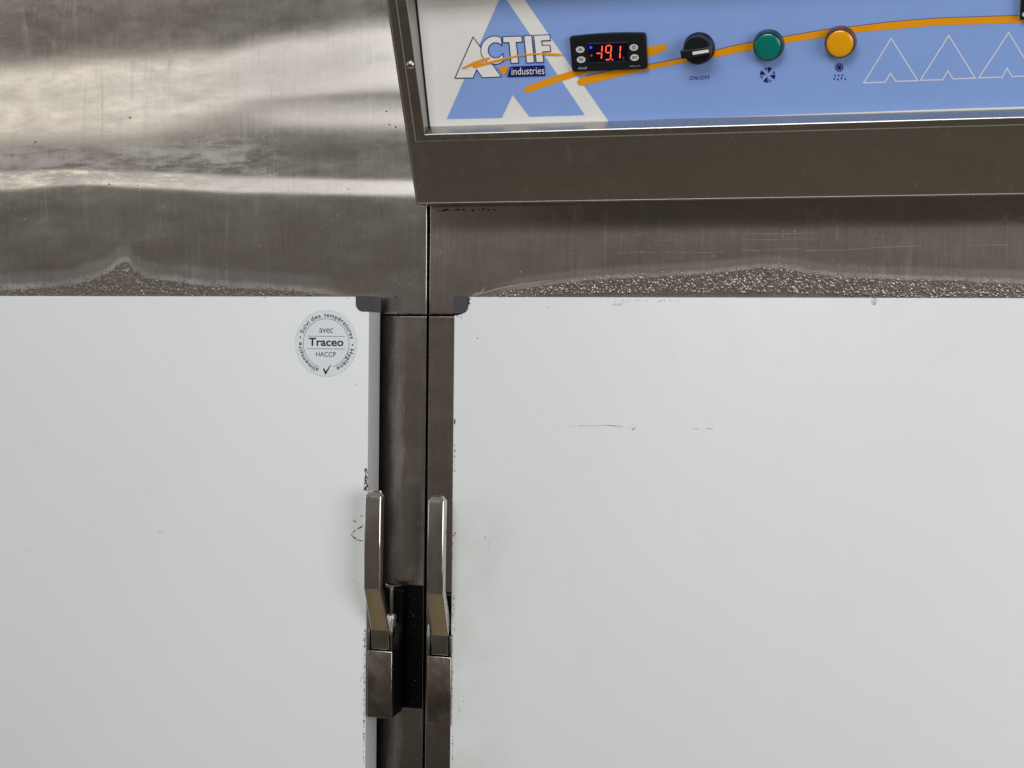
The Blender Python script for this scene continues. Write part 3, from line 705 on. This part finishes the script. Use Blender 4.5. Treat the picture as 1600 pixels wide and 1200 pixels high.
M_edgeglint = mat('folded edge highlight', (.62, .59, .55, 1), .42, 1)  # brighter metal painting in the highlight along the outer chamfer
M_bevel = steel('satin bevel', col=(.42, .41, .39, 1), rough=.28, aniso=0, spots=.2)
finish('trim_frame', bm, [M_trim, M_lip, M_bevel, M_grimeshade, M_edgeglint], FS)

def disc_stack(bm, c_uv, prof, off0=0., n=48, mi=0, nrm=PN, U=PU, V_=PV, O=None):
    """lathe around the panel normal: prof = [(radius, height), ...]"""
    O = O or PW(c_uv[0], c_uv[1], off0); rings = []
    for r, h in prof:
        if r < 1e-6: rings.append([bm.verts.new(O+nrm*h)])
        else: rings.append([bm.verts.new(O+U*(r*math.cos(2*math.pi*i/n))+V_*(r*math.sin(2*math.pi*i/n))+nrm*h) for i in range(n)])
    for A, B in zip(rings, rings[1:]):
        for i in range(n):
            j = (i+1) % n
            if len(B) == 1 and len(A) == 1: continue
            f = bm.faces.new((A[i], A[j], B[0])) if len(B) == 1 else (bm.faces.new((A[0], B[j], B[i])) if len(A) == 1 else bm.faces.new((A[i], A[j], B[j], B[i])))
            f.material_index = mi
bm = bmesh.new(); c = fuv(641, 102, .0045)
disc_stack(bm, c, [(.0044, 0), (.0044, .0006), (.0040, .0016), (.0028, .0026), (.0012, .0031), (0, .0032)], .0045, 32, nrm=FN, V_=FV, O=FW_(c[0], c[1], .003))
stroke(bm, [(c[0]-.0028, c[1]+.001), (c[0]+.0028, c[1]-.001)], .0006, lambda u, v: FW_(u, v, .0064), FN, 1)
bmesh.ops.recalc_face_normals(bm, faces=bm.faces)
finish('screw', bm, [M_lip, M_grimeshade], FS, auto=60)

# ------------------------------------------------------------------ printed control panel
bm = bmesh.new()
prism(bm, [PW(up_-.001, vp-.001, 0), PW(u1+.001, vp-.001, 0), PW(u1+.001, VTOP-.0012, 0), PW(upT-.001, VTOP-.0012, 0)], PN*.0005, 0)
for i in range(14):
    p = puv(rnd.uniform(660, 720), rnd.uniform(20, 185)); blob(bm, p, rnd.uniform(.0002, .0005), lambda u, v: PW(u, v, .00056), PN, 1, 6)
CP = finish('control_panel', bm, [M_white, M_smudge], RF)
def pfn(off): return lambda px, py: at_panel(px, py, off)
def pprint(name, polys, m, off, strokes=(), extra=None):
    bm = bmesh.new()
    for p in polys: flat(bm, [at_panel(x, y, off) for x, y in p], PN, 0)
    for pts, wd, closed in strokes: stroke(bm, pts, wd, pfn(off), PN, 0, closed)
    if extra: extra(bm)
    return finish(name, bm, m, CP)
ur = [at_panel(1500, 169.5, .0008), None]
def blue_extra(bm):
    a = puv(821, 0); 
    flat(bm, [at_panel(951, 189.5, .0008), at_panel(806.6, -20, .0008), PW(u1-.002, puv(1100, -20)[1], .0008), PW(u1-.002, puv(1500, 169.5)[1], .0008), at_panel(1500, 169.5, .0008)], PN, 0)
    for i in range(30):
        q = puv(rnd.uniform(960, 1590), rnd.uniform(10, 165))
        blob(bm, q, rnd.uniform(.00015, .00045), lambda u, v: PW(u, v, .00086), PN, 1, 6)
    for i in range(12):
        q = puv(rnd.gauss(735, 5), rnd.gauss(165, 5)); blob(bm, q, rnd.uniform(.00015, .0004), lambda u, v: PW(u, v, .00086), PN, 1, 6)
M_bdirt = mat('faint dirt on print', rgb(84, 100, 140), .5)
bm = bmesh.new(); blue_extra(bm)
flat(bm, [at_panel(x, y, .0008) for x, y in [(784.5, -10.5), (698, 186), (784, 184.3), (801, 148), (827, 182.5), (914, 179.8)]], PN, 0)
finish('blue_emblem', bm, [M_blue, M_bdirt], CP)
# long orange sweeps
def ribbon(bm, top, bot, off, mi=0):
    for i in range(len(top)-1): flat(bm, [at_panel(*top[i], off), at_panel(*top[i+1], off), at_panel(*bot[i+1], off), at_panel(*bot[i], off)], PN, mi)
def dens(pts, n=8):
    out = []
    for k in range(len(pts)-1):
        p0 = pts[max(0, k-1)]; p1 = pts[k]; p2 = pts[k+1]; p3 = pts[min(len(pts)-1, k+2)]
        for i in range(n):
            t = i/n; o = []
            for d in (0, 1):
                o.append(.5*((2*p1[d])+(-p0[d]+p2[d])*t+(2*p0[d]-5*p1[d]+4*p2[d]-p3[d])*t*t+(-p0[d]+3*p1[d]-3*p2[d]+p3[d])*t**3))
            out.append(tuple(o))
    out.append(pts[-1]); return out
bm = bmesh.new()
t1 = dens([(819.5, 136.5), (860, 121), (902, 108), (960, 88), (1010, 74), (1038, 69.3), (1041.5, 70.5)]); b1 = dens([(825.5, 144.8), (865, 131), (905, 118), (960, 104), (1010, 90), (1035, 80.2), (1042.3, 78)])
ribbon(bm, t1, b1, .0010)
blob(bm, (823.5, 140.8), 4.6, pfn(.00101), PN, 0, 14, 1, .05)
t2 = dens([(903, 125.5), (915, 119), (960, 109), (1012, 100.7), (1064.7, 90), (1110, 80), (1140, 72.5), (1177, 65), (1224, 57), (1290, 46), (1340, 40), (1400, 33), (1460, 28.3), (1520, 26), (1590, 24), (1660, 23)])
b2 = dens([(907, 133.5), (917, 132), (960, 121.5), (1012, 109.6), (1064.7, 98.5), (1110, 91), (1140, 85), (1177, 77.5), (1224, 68), (1290, 58), (1340, 50.5), (1400, 45.5), (1460, 40.2), (1520, 38), (1590, 35.8), (1660, 34.8)])
ribbon(bm, t2, b2, .0011)
blob(bm, (906.8, 129), 4.5, pfn(.00112), PN, 0, 14, 1, .05)
stroke(bm, [(x, y+.2) for x, y in t2[8:]], .8, pfn(.00125), PN, 1)
finish('orange_stripe', bm, [M_orange, M_navy], CP)
# outlined row of triangles
TR = [[(1392.4, 60), (1349.5, 129.5), (1382.8, 128.4), (1391.4, 114.5), (1400, 127.3), (1434, 126)],
      [(1482.4, 55.4), (1438, 125.6), (1473, 124.6), (1481.2, 110.5), (1489.3, 123.4), (1523.6, 122)],
      [(1576, 50.8), (1529.5, 121.5), (1566, 120.6), (1573.6, 106.5), (1581.4, 119.6), (1617, 118.4)]]
for t in TR:
    bm = bmesh.new(); stroke(bm, t, 2.1, pfn(.0010), PN, 0, True); finish('triangle_outline', bm, M_pale, CP)
# logo lettering (traced at 8x)
L8 = lambda pts: [(690+x/8, 40+y/8) for x, y in pts]
def arc(cx, cy, rx, ry, a0, a1, n=26): return [(cx+rx*math.cos(math.radians(a0+(a1-a0)*i/n)), cy-ry*math.sin(math.radians(a0+(a1-a0)*i/n))) for i in range(n+1)]
A = [(395, 143), (168, 657), (395, 654), (438, 550), (510, 651), (746, 640)]
Cc = arc(662, 308, 172, 176, 60, 313) + [(770, 362)] + arc(676, 310, 97, 96, 330, 40)[:0] + arc(676, 309, 95, 96, 318, 38)[::1]
Cc = arc(662, 308, 172, 177, 62, 311) + [(768, 350)] + arc(676, 309, 94, 96, -36, -318) + [(754, 250)]
T_ = [(764, 139), (1002, 131), (1007, 205), (931, 210), (963, 467), (868, 472), (843, 213), (768, 212)]
I_ = [(1029, 126), (1127, 122), (1158, 462), (1063, 468)]
F_ = [(1151, 121), (1352, 113), (1361, 183), (1250, 190), (1256, 247), (1355, 243), (1363, 322), (1262, 328), (1276, 458), (1184, 462)]
bm = bmesh.new()
for k, g in enumerate((A, Cc, T_, I_, F_)):
    o1 = .0012+.00012*k
    flat(bm, [at_panel(x, y, o1) for x, y in L8(g)], PN, 0); stroke(bm, L8(g), 1.35, pfn(o1+.00006), PN, 1, True)
finish('lettering', bm, [M_white, M_navy], CP, label='outlined white capitals reading ACTIF')
bm = bmesh.new()
flat(bm, [at_panel(x, y, .0020) for x, y in L8([(864, 512), (1286, 494), (1297, 627), (817, 644)])], PN, 0)
tx = fit(text_mesh('industries', 1.0, .0), 1.0, 1.0)
def ind(u, v):
    x = 874+u*410; base = 617-(x-874)*.030; x += -v*0
    return at_panel(690+x/8, 40+(base-v*90)/8, .0022)
put_text(bm, tx, ind, PN, 1); finish('lettering', bm, [M_navy, M_white], CP, label='white word industries on a navy bar')
bm = bmesh.new(); flat(bm, [at_panel(x, y, .0020) for x, y in L8([(706, 515), (846, 511), (779, 631)])], PN, 0)
ribbon(bm, L8(dens([(250, 530), (400, 455), (500, 420), (590, 396), (606, 400)])), L8(dens([(268, 545), (400, 490), (500, 455), (590, 420), (606, 408)])), .0021)
ribbon(bm, L8(dens([(388, 510), (430, 480), (560, 458), (700, 422), (860, 387), (1000, 362), (1150, 347), (1300, 344), (1430, 347), (1530, 356)])),
       L8(dens([(400, 526), (430, 522), (560, 488), (700, 452), (860, 410), (1000, 380), (1150, 366), (1300, 365), (1430, 371), (1530, 360)])), .0022)
finish('orange_swoosh', bm, M_orange, CP)
# ON/OFF
bm = bmesh.new(); vf = fit(text_mesh('ON/OFF', 1, .012, 1, 1.3), 31, 6.4)
put_text(bm, vf, lambda u, v: at_panel(1077.6+u, 125.2-u*.035-v, .0010), PN); finish('lettering', bm, M_navy, CP, label='small navy lettering ON/OFF')
# fan symbol
bm = bmesh.new(); cx, cy, R_ = 1199.6, 117, 12.2
for k in range(4):
    a0 = k*90+46
    for (s0, s1, r0, r1) in ((8, 46, 2.6, 12.2), (52, 60, 4.5, 12.0), (64, 70, 6.5, 11.8), (74, 79, 8.5, 11.4)):
        pts = [(cx+r0*math.cos(math.radians(a0+(s0+s1)/2)), cy-r0*math.sin(math.radians(a0+(s0+s1)/2)))]
        for i in range(7):
            a = math.radians(a0+s0+(s1-s0)*i/6); pts.append((cx+r1*math.cos(a), cy-r1*math.sin(a)))
        flat(bm, [at_panel(x, y, .0010) for x, y in pts], PN)
finish('fan_symbol', bm, M_navy, CP)
# snowflake and drops
bm = bmesh.new(); cx, cy = 1311.3, 105.4
for k in range(4):
    a = math.radians(k*45+22); d = Vector((math.cos(a), math.sin(a)))
    stroke(bm, [(cx-6.8*d.x, cy-6.8*d.y), (cx+6.8*d.x, cy+6.8*d.y)], 1.0, pfn(.0010+k*.00003), PN)
for k in range(8):
    a = math.radians(k*45+22); d = Vector((math.cos(a), math.sin(a))); n2 = Vector((-d.y, d.x)); p = Vector((cx, cy))+d*4.6
    stroke(bm, [p+d*1.6+n2*2.0, p, p+d*1.6-n2*2.0], .9, pfn(.0012+k*.00002), PN)
stroke(bm, [(cx+2.8*math.cos(math.radians(i*45)), cy+2.8*math.sin(math.radians(i*45))) for i in range(8)], .9, pfn(.0014), PN, 0, True)
for x, y in ((1100, 655), (1137, 652), (1175, 650), (1090, 688), (1128, 694), (1165, 682), (1205, 690)):
    X_, Y_ = 1140+x/6.667, 20+y/6.667
    flat(bm, [at_panel(a, b, .0010) for a, b in ((X_-.9, Y_-2.4), (X_+1.0, Y_-.2), (X_+1.3, Y_+1.1), (X_+.3, Y_+2), (X_-.9, Y_+1.3), (X_-1.1, Y_))], PN)
finish('defrost_symbol', bm, M_navy, CP)

# ------------------------------------------------------------------ temperature controller
H = .0075
def cfn(off): return lambda x, y: at_panel(860+x/6.154, 30+y/6.154, H+off)
cu = cfn(0)
tl, tr_, br, bl = cu(187, 178), cu(905, 138), cu(928, 482), cu(212, 493)
cen = (tl+tr_+br+bl)/4; cw = .0372; chh = .0171                   # half sizes of the bezel
uc, vc = (cen-PO).dot(PU), (cen-PO).dot(PV)
pts = []
def rrect(hw, hh, r, arch=0., n=6):
    o = []
    for sx_, sy, a0 in ((1, 1, 0), (-1, 1, 90), (-1, -1, 180), (1, -1, 270)):
        for i in range(n+1):
            a = math.radians(a0+90*i/n); o.append((sx_*(hw-r)+r*math.cos(a), sy*(hh-r)+r*math.sin(a)))
        if arch and (sx_, sy) == (1, 1):
            for k in range(1, 12):
                x = hw-r-(2*hw-2*r)*k/12; o.append((x, hh+arch*(1-(x/(hw-r))**2)))
    return o
bm = bmesh.new(); prism(bm, [PW(uc+x, vc+y, .0012) for x, y in rrect(cw, chh, .003, .0012)], PN*(H-.0012), 0)
bmesh.ops.bevel(bm, geom=[e for e in bm.edges if all(abs((v.co-PO).dot(PN)-H) < 1e-5 for v in e.verts)], offset=.0012, segments=3, affect='EDGES')
TCO = finish('temperature_controller', bm, M_plastic, RF, auto=40)
bm = bmesh.new(); sc = [cfn(.0004)(*p) for p in ((362, 238), (742, 222), (742, 398), (374, 414))]
prism(bm, sc, PN*-.0006, 0); 
stroke(bm, [(362, 236), (742, 220)], 7, cfn(.0005), PN, 1); stroke(bm, [(374, 420), (740, 404)], 4, cfn(.0005), PN, 1)
M_dim = mat('worn display rim', (.06, .06, .065, 1), .3)
SC = finish('display', bm, [M_screen, M_dim], TCO)
def seg7(bm, x, y, w_, h, segs, off, sl=.07, t=11):
    """x,y = lower left in the 6.154x picture"""
    def P(a, b): return (x+a*w_-(1-b)*h*0+(b)*h*sl, y-b*h-(a*w_)*.035)
    S = {'a': ((0, 1), (1, 1)), 'b': ((1, 1), (1, .5)), 'c': ((1, .5), (1, 0)), 'd': ((0, 0), (1, 0)), 'e': ((0, 0), (0, .5)), 'f': ((0, .5), (0, 1)), 'g': ((0, .5), (1, .5))}
    for s in segs:
        a, b = (Vector(P(*q)) for q in S[s]); d = (b-a).normalized(); n2 = Vector((-d.y, d.x))*t/2; g = t*.35
        a += d*g; b -= d*g; L = [a, a+d*t/2+n2, b-d*t/2+n2, b, b-d*t/2-n2, a+d*t/2-n2]
        flat(bm, [cfn(off)(*p) for p in L], PN)
bm = bmesh.new()
stroke(bm, [(444, 329), (480, 327)], 10.5, cfn(.0007), PN)
seg7(bm, 452, 386, 37, 134, 'bc', .0007, t=10.5); seg7(bm, 527, 390, 50, 136, 'abcdfg', .0007, t=10.5); seg7(bm, 616, 382, 50, 128, 'bc', .0007, t=10.5)
blob(bm, (596, 389), 7, cfn(.0007), PN, 0, 10, 1, .02)
finish('red_digits', bm, M_seg, TCO)
bm = bmesh.new()
put_text(bm, fit(text_mesh('C'), 13, 22), lambda u, v: cfn(.0007)(698+u, 388-v), PN); blob(bm, (694, 366), 3.4, cfn(.0007), PN, 0, 8, 1, .02)
finish('celsius_mark', bm, M_seg2, TCO); bm = bmesh.new()
for a in (0, 60, 120): d = Vector((math.cos(math.radians(a)), math.sin(math.radians(a))))*12; stroke(bm, [Vector((394, 350))-d, Vector((394, 350))+d], 4, cfn(.0007+a*.000001), PN)
finish('snowflake_mark', bm, M_seg2, TCO)
bm = bmesh.new(); blob(bm, (388, 272), 14, cfn(.0007), PN, 0, 14, 1, .05); finish('blue_lamp', bm, M_bled, TCO)
def key(x, y, kind):
    bm = bmesh.new()
    prism(bm, [cfn(0)(x+41*math.cos(2*math.pi*i/24), y+31*math.sin(2*math.pi*i/24)) for i in range(24)], PN*.0008, 0)
    f = cfn(.0010)
    if kind in ('up', 'down'):
        s = 1 if kind == 'up' else -1
        for dy in (-7, 7): stroke(bm, [(x-19, y+dy*1+s*7), (x, y+dy-s*5), (x+19, y+dy+s*7)], 6, f, PN, 1)
    elif kind == 'power':
        stroke(bm, [(x+15*math.cos(2*math.pi*i/16), y+15*math.sin(2*math.pi*i/16)) for i in range(16)], 5, f, PN, 1, True); stroke(bm, [(x, y-9), (x, y+7)], 5, f, PN, 1)
    else: put_text(bm, fit(text_mesh('SET', 1, .02), 52, 23), lambda u, v: f(x-26+u, y+12-v), PN, 1)
    finish('push_button', bm, [M_key, M_keyink], TCO)
key(288, 292, 'up'); key(297, 388, 'down'); key(803, 271, 'power'); key(810, 368, 'set')
M_maker = mat('grey print', rgb(150, 152, 155), .5)
bm = bmesh.new(); put_text(bm, fit(text_mesh('eliwell', 1, .02), 84, 26), lambda u, v: cfn(.0003)(266+u, 484-v-u*.04), PN)
finish('lettering', bm, M_maker, TCO); bm = bmesh.new()
put_text(bm, fit(text_mesh('IDPlus 974', 1, .0), 98, 15), lambda u, v: cfn(.0003)(764+u, 460-v-u*.03), PN)
finish('lettering', bm, M_maker, TCO)

# ------------------------------------------------------------------ knob, pilot lights, black module
c0 = puv(1093, 74.5)
bm = bmesh.new(); disc_stack(bm, c0, [(.0150, .0012), (.0150, .0030), (.0142, .0042), (.0136, .0046), (.0132, .0150), (.0122, .0162), (0, .0163)], 0, 64)
KN = finish('power_knob', bm, M_plastic, RF, auto=35)
bm = bmesh.new()
def KW(u, v, h): return PW(c0[0]+u, c0[1]+v, h)
sk = math.radians(6.5); ux, uy = math.cos(sk), math.sin(sk)
def bar(a, b, h): return KW(a*ux-b*uy, a*uy+b*ux, h)
prism(bm, [bar(-.0145, -.0040, .0155), bar(.0135, -.0034, .0155), bar(.0135, .0034, .0155), bar(-.0145, .0040, .0155)], PN*.0095, 0, .0010, 3)
finish('knob_grip', bm, M_plastic, KN, auto=40)
bm = bmesh.new(); prism(bm, [bar(-.0030, -.0014, .0249), bar(.0122, -.0014, .0249), bar(.0122, .0014, .0249), bar(-.0030, .0014, .0249)], PN*.0004, 0)
finish('pointer', bm, M_ptr, KN)
def pilot(px, py, m, mr_, lab):
    c = puv(px, py); bm = bmesh.new()
    disc_stack(bm, c, [(.0146, .0010), (.0146, .0034), (.0140, .0042), (.0136, .0105), (.0128, .0114), (.0121, .0112)], 0, 64)
    p = finish('indicator_light', bm, mr_, RF, auto=40, label=lab)
    bm = bmesh.new(); disc_stack(bm, c, [(.0121, .0108), (.0120, .0121), (.0110, .0128), (.0080, .0132), (.0040, .0134), (0, .01345)], 0, 64)
    finish('lens', bm, m, p, auto=50)
pilot(1201.5, 69.5, M_green, M_greenrim, 'round green indicator light above the fan symbol')
pilot(1313.5, 64.5, M_amber, M_amberrim, 'round amber indicator light above the snowflake symbol')
c = puv(1593.8, 31.2, .008); 
bm = bmesh.new(); prism(bm, [PW(c[0], c[1], .0012), PW(c[0]+.074, c[1], .0012), PW(c[0]+.074, c[1]+.034, .0012), PW(c[0], c[1]+.034, .0012)], PN*.0068, 0, .0012, 3)
BM_ = finish('black_module', bm, M_plastic, RF, auto=40)
bm = bmesh.new(); prism(bm, [PW(c[0]-.0008, c[1]-.0012, .0011), PW(c[0]+.0745, c[1]-.0012, .0011), PW(c[0]+.0745, c[1]+.035, .0011), PW(c[0]-.0008, c[1]+.035, .0011)], PN*.0008, 0)
finish('module_surround', bm, M_maker, BM_)
bm = bmesh.new(); q = puv(1601, 22.5, .008); disc_stack(bm, q, [(.0021, 0), (.0021, .0005), (0, .0006)], .008, 24); finish('push_button', bm, M_key, BM_)

# ------------------------------------------------------------------ round sticker on the left door
sc_ = at_y(509.6, 536.5, DOOR_Y); SR = (at_y(509.6, 484.5, DOOR_Y).z-at_y(509.6, 588.5, DOOR_Y).z)/2
ST = empty('round_sticker', (sc_.x, DOOR_Y, sc_.z), 'round pale sticker with black writing and a tick, stuck on the left white door', 'sticker')
def sfn(off): return lambda x, z: Vector((sc_.x+x*SR, DOOR_Y-off, sc_.z+z*SR))
circ = lambda r, n=96: [(r*math.cos(2*math.pi*i/n), r*math.sin(2*math.pi*i/n)) for i in range(n)]
bm = bmesh.new(); prism(bm, [sfn(.0001)(*p) for p in circ(1)], Vector((0, -.00015, 0)), 0)
stroke(bm, circ(.992), .011, sfn(.0003), NY, 1, True)
finish('sticker_face', bm, [M_stick, M_stickring], ST)
bm = bmesh.new(); f3 = sfn(.00035)
stroke(bm, [(.74*math.sin(math.radians(a)), .74*math.cos(math.radians(a))) for a in [-163+326*i/90 for i in range(91)]], .014, f3, NY, 1)
for z in (.212, -.165): stroke(bm, [(-.615, z), (.60, z)], .015, f3, NY, 1)
def ctext(s, zc, wd, ht, bold, mi=0):
    vf = fit(text_mesh(s, 1, bold), wd, ht); put_text(bm, vf, lambda u, v: f3(u-wd/2, zc+v), NY, mi)
ctext('avec', .315, .44, .135, .0); ctext('Traceo', -.085, 1.12, .25, .022); ctext('HACCP', -.40, .64, .145, .004)
for k, (s, a0, a1, hh) in enumerate((('Suivi', -69, -41, .125), ('des', -35, -12.5, .125), ('températures', -5, 80, .145), ('Hygiène', 101, 155, .150), ('alimentaire', 197, 272, .125))):
    vs, fs = text_mesh(s, 1, .016, spacing=1.14, align='LEFT'); x0 = min(v[0] for v in vs); x1 = max(v[0] for v in vs)
    kx = (a1-a0)/(x1-x0)
    def arcfn(u, v):
        a = math.radians(a0+(u-x0)*kx); r = .79+v*.19; return f3(r*math.sin(a), r*math.cos(a))
    put_text(bm, (vs, fs), arcfn, NY, 0)
for a in (-78, 92.5):
    q = (.855*math.sin(math.radians(a)), .855*math.cos(math.radians(a))); blob(bm, q, .026, f3, NY, 0, 12, 1, .02)
stroke(bm, [(-.075, -.755), (-.005, -.90), (.16, -.645)], [.05, .055, .022], f3, NY, 0)
finish('lettering', bm, [M_ink, M_inkg], ST)

# ------------------------------------------------------------------ condensation droplets
def droplets(name, tilt, curve, x0, x1, low, dens_, label, bright):
    bm = bmesh.new(); proto = bmesh.new(); bmesh.ops.create_icosphere(proto, subdivisions=2, radius=1)
    pv = [v.co.copy() for v in proto.verts]; pf = [[v.index for v in f.verts] for f in proto.faces]; proto.free()
    verts, faces = [], []
    def add(px, py, r):
        c = at_y(px, py, 0); c.y = depth(tilt, px, py); sq = rnd.uniform(.75, 1.2); b = len(verts)
        for v in pv:
            q = v.copy(); q.x *= r; q.z *= r*sq; q.y *= r*.5; verts.append((c.x+q.x, c.y-.0001+q.y, c.z+q.z))
        faces.extend([[b+i for i in f] for f in pf])
    area_n = 0
    x = x0
    while x < x1:
        zt = interp(curve, x)
        zl = low(x)
        cnt = max(0, (zl-zt))*dens_
        k = int(cnt)+(1 if rnd.random() < cnt-int(cnt) else 0)
        for _ in range(k):
            y = zt+(zl-zt)*rnd.random()**.85
            add(x+rnd.uniform(-1, 1), y, rnd.choice((.0005, .0006, .0008, .0010, .0013, .0017)))
        if rnd.random() < .09 and zl-zt > 4:
            cx_ = x
            for _ in range(rnd.randint(2, 5)): add(cx_+rnd.gauss(0, 2.2), zt-abs(rnd.gauss(0, 3.0)), rnd.uniform(.0004, .0011))
        x += 1.0
    me = bpy.data.meshes.new(name); me.from_pydata(verts, [], faces); me.materials.append(M_dew); me.materials.append(M_dew2); bm.free()
    nf_ = len(pf)
    for k_, p in enumerate(me.polygons): p.use_smooth = True; p.material_index = ((k_//nf_)*7919 % 10) > (4 if bright else 0)
    o = bpy.data.objects.new(name, me); scn.collection.objects.link(o); tagtop(o, label, 'water drops', None, 'stuff')
    return o
droplets('condensation_droplets', tilt_left, LPX, 0, 535, lambda x: 463.5, .115, 'water droplets heaped to a peak on the steel above the left door', 0)
droplets('condensation_droplets', tilt_right, RPX, 752, 1605, lambda x: interp([(740, 467), (800, 464), (880, 459.5), (1000, 458), (1200, 457), (1290, 459), (1360, 464), (1605, 465)], x), .10, 'wide low band of water droplets on the steel above the right door', 1)
bm = bmesh.new()                                                    # one drip hanging over the door edge
c = at_y(1366, 471, DOOR_Y)
bmesh.ops.create_icosphere(bm, subdivisions=3, radius=1)
for v in bm.verts:
    k = 1+.35*max(0, v.co.z); v.co = Vector((c.x+v.co.x*.0022*k, DOOR_Y-.0004+v.co.y*.0013, c.z+v.co.z*.0036))
o = finish('water_drip', bm, M_water, None, smooth=True); tagtop(o, 'single clear drip hanging from the top edge of the right white door', 'water drop')
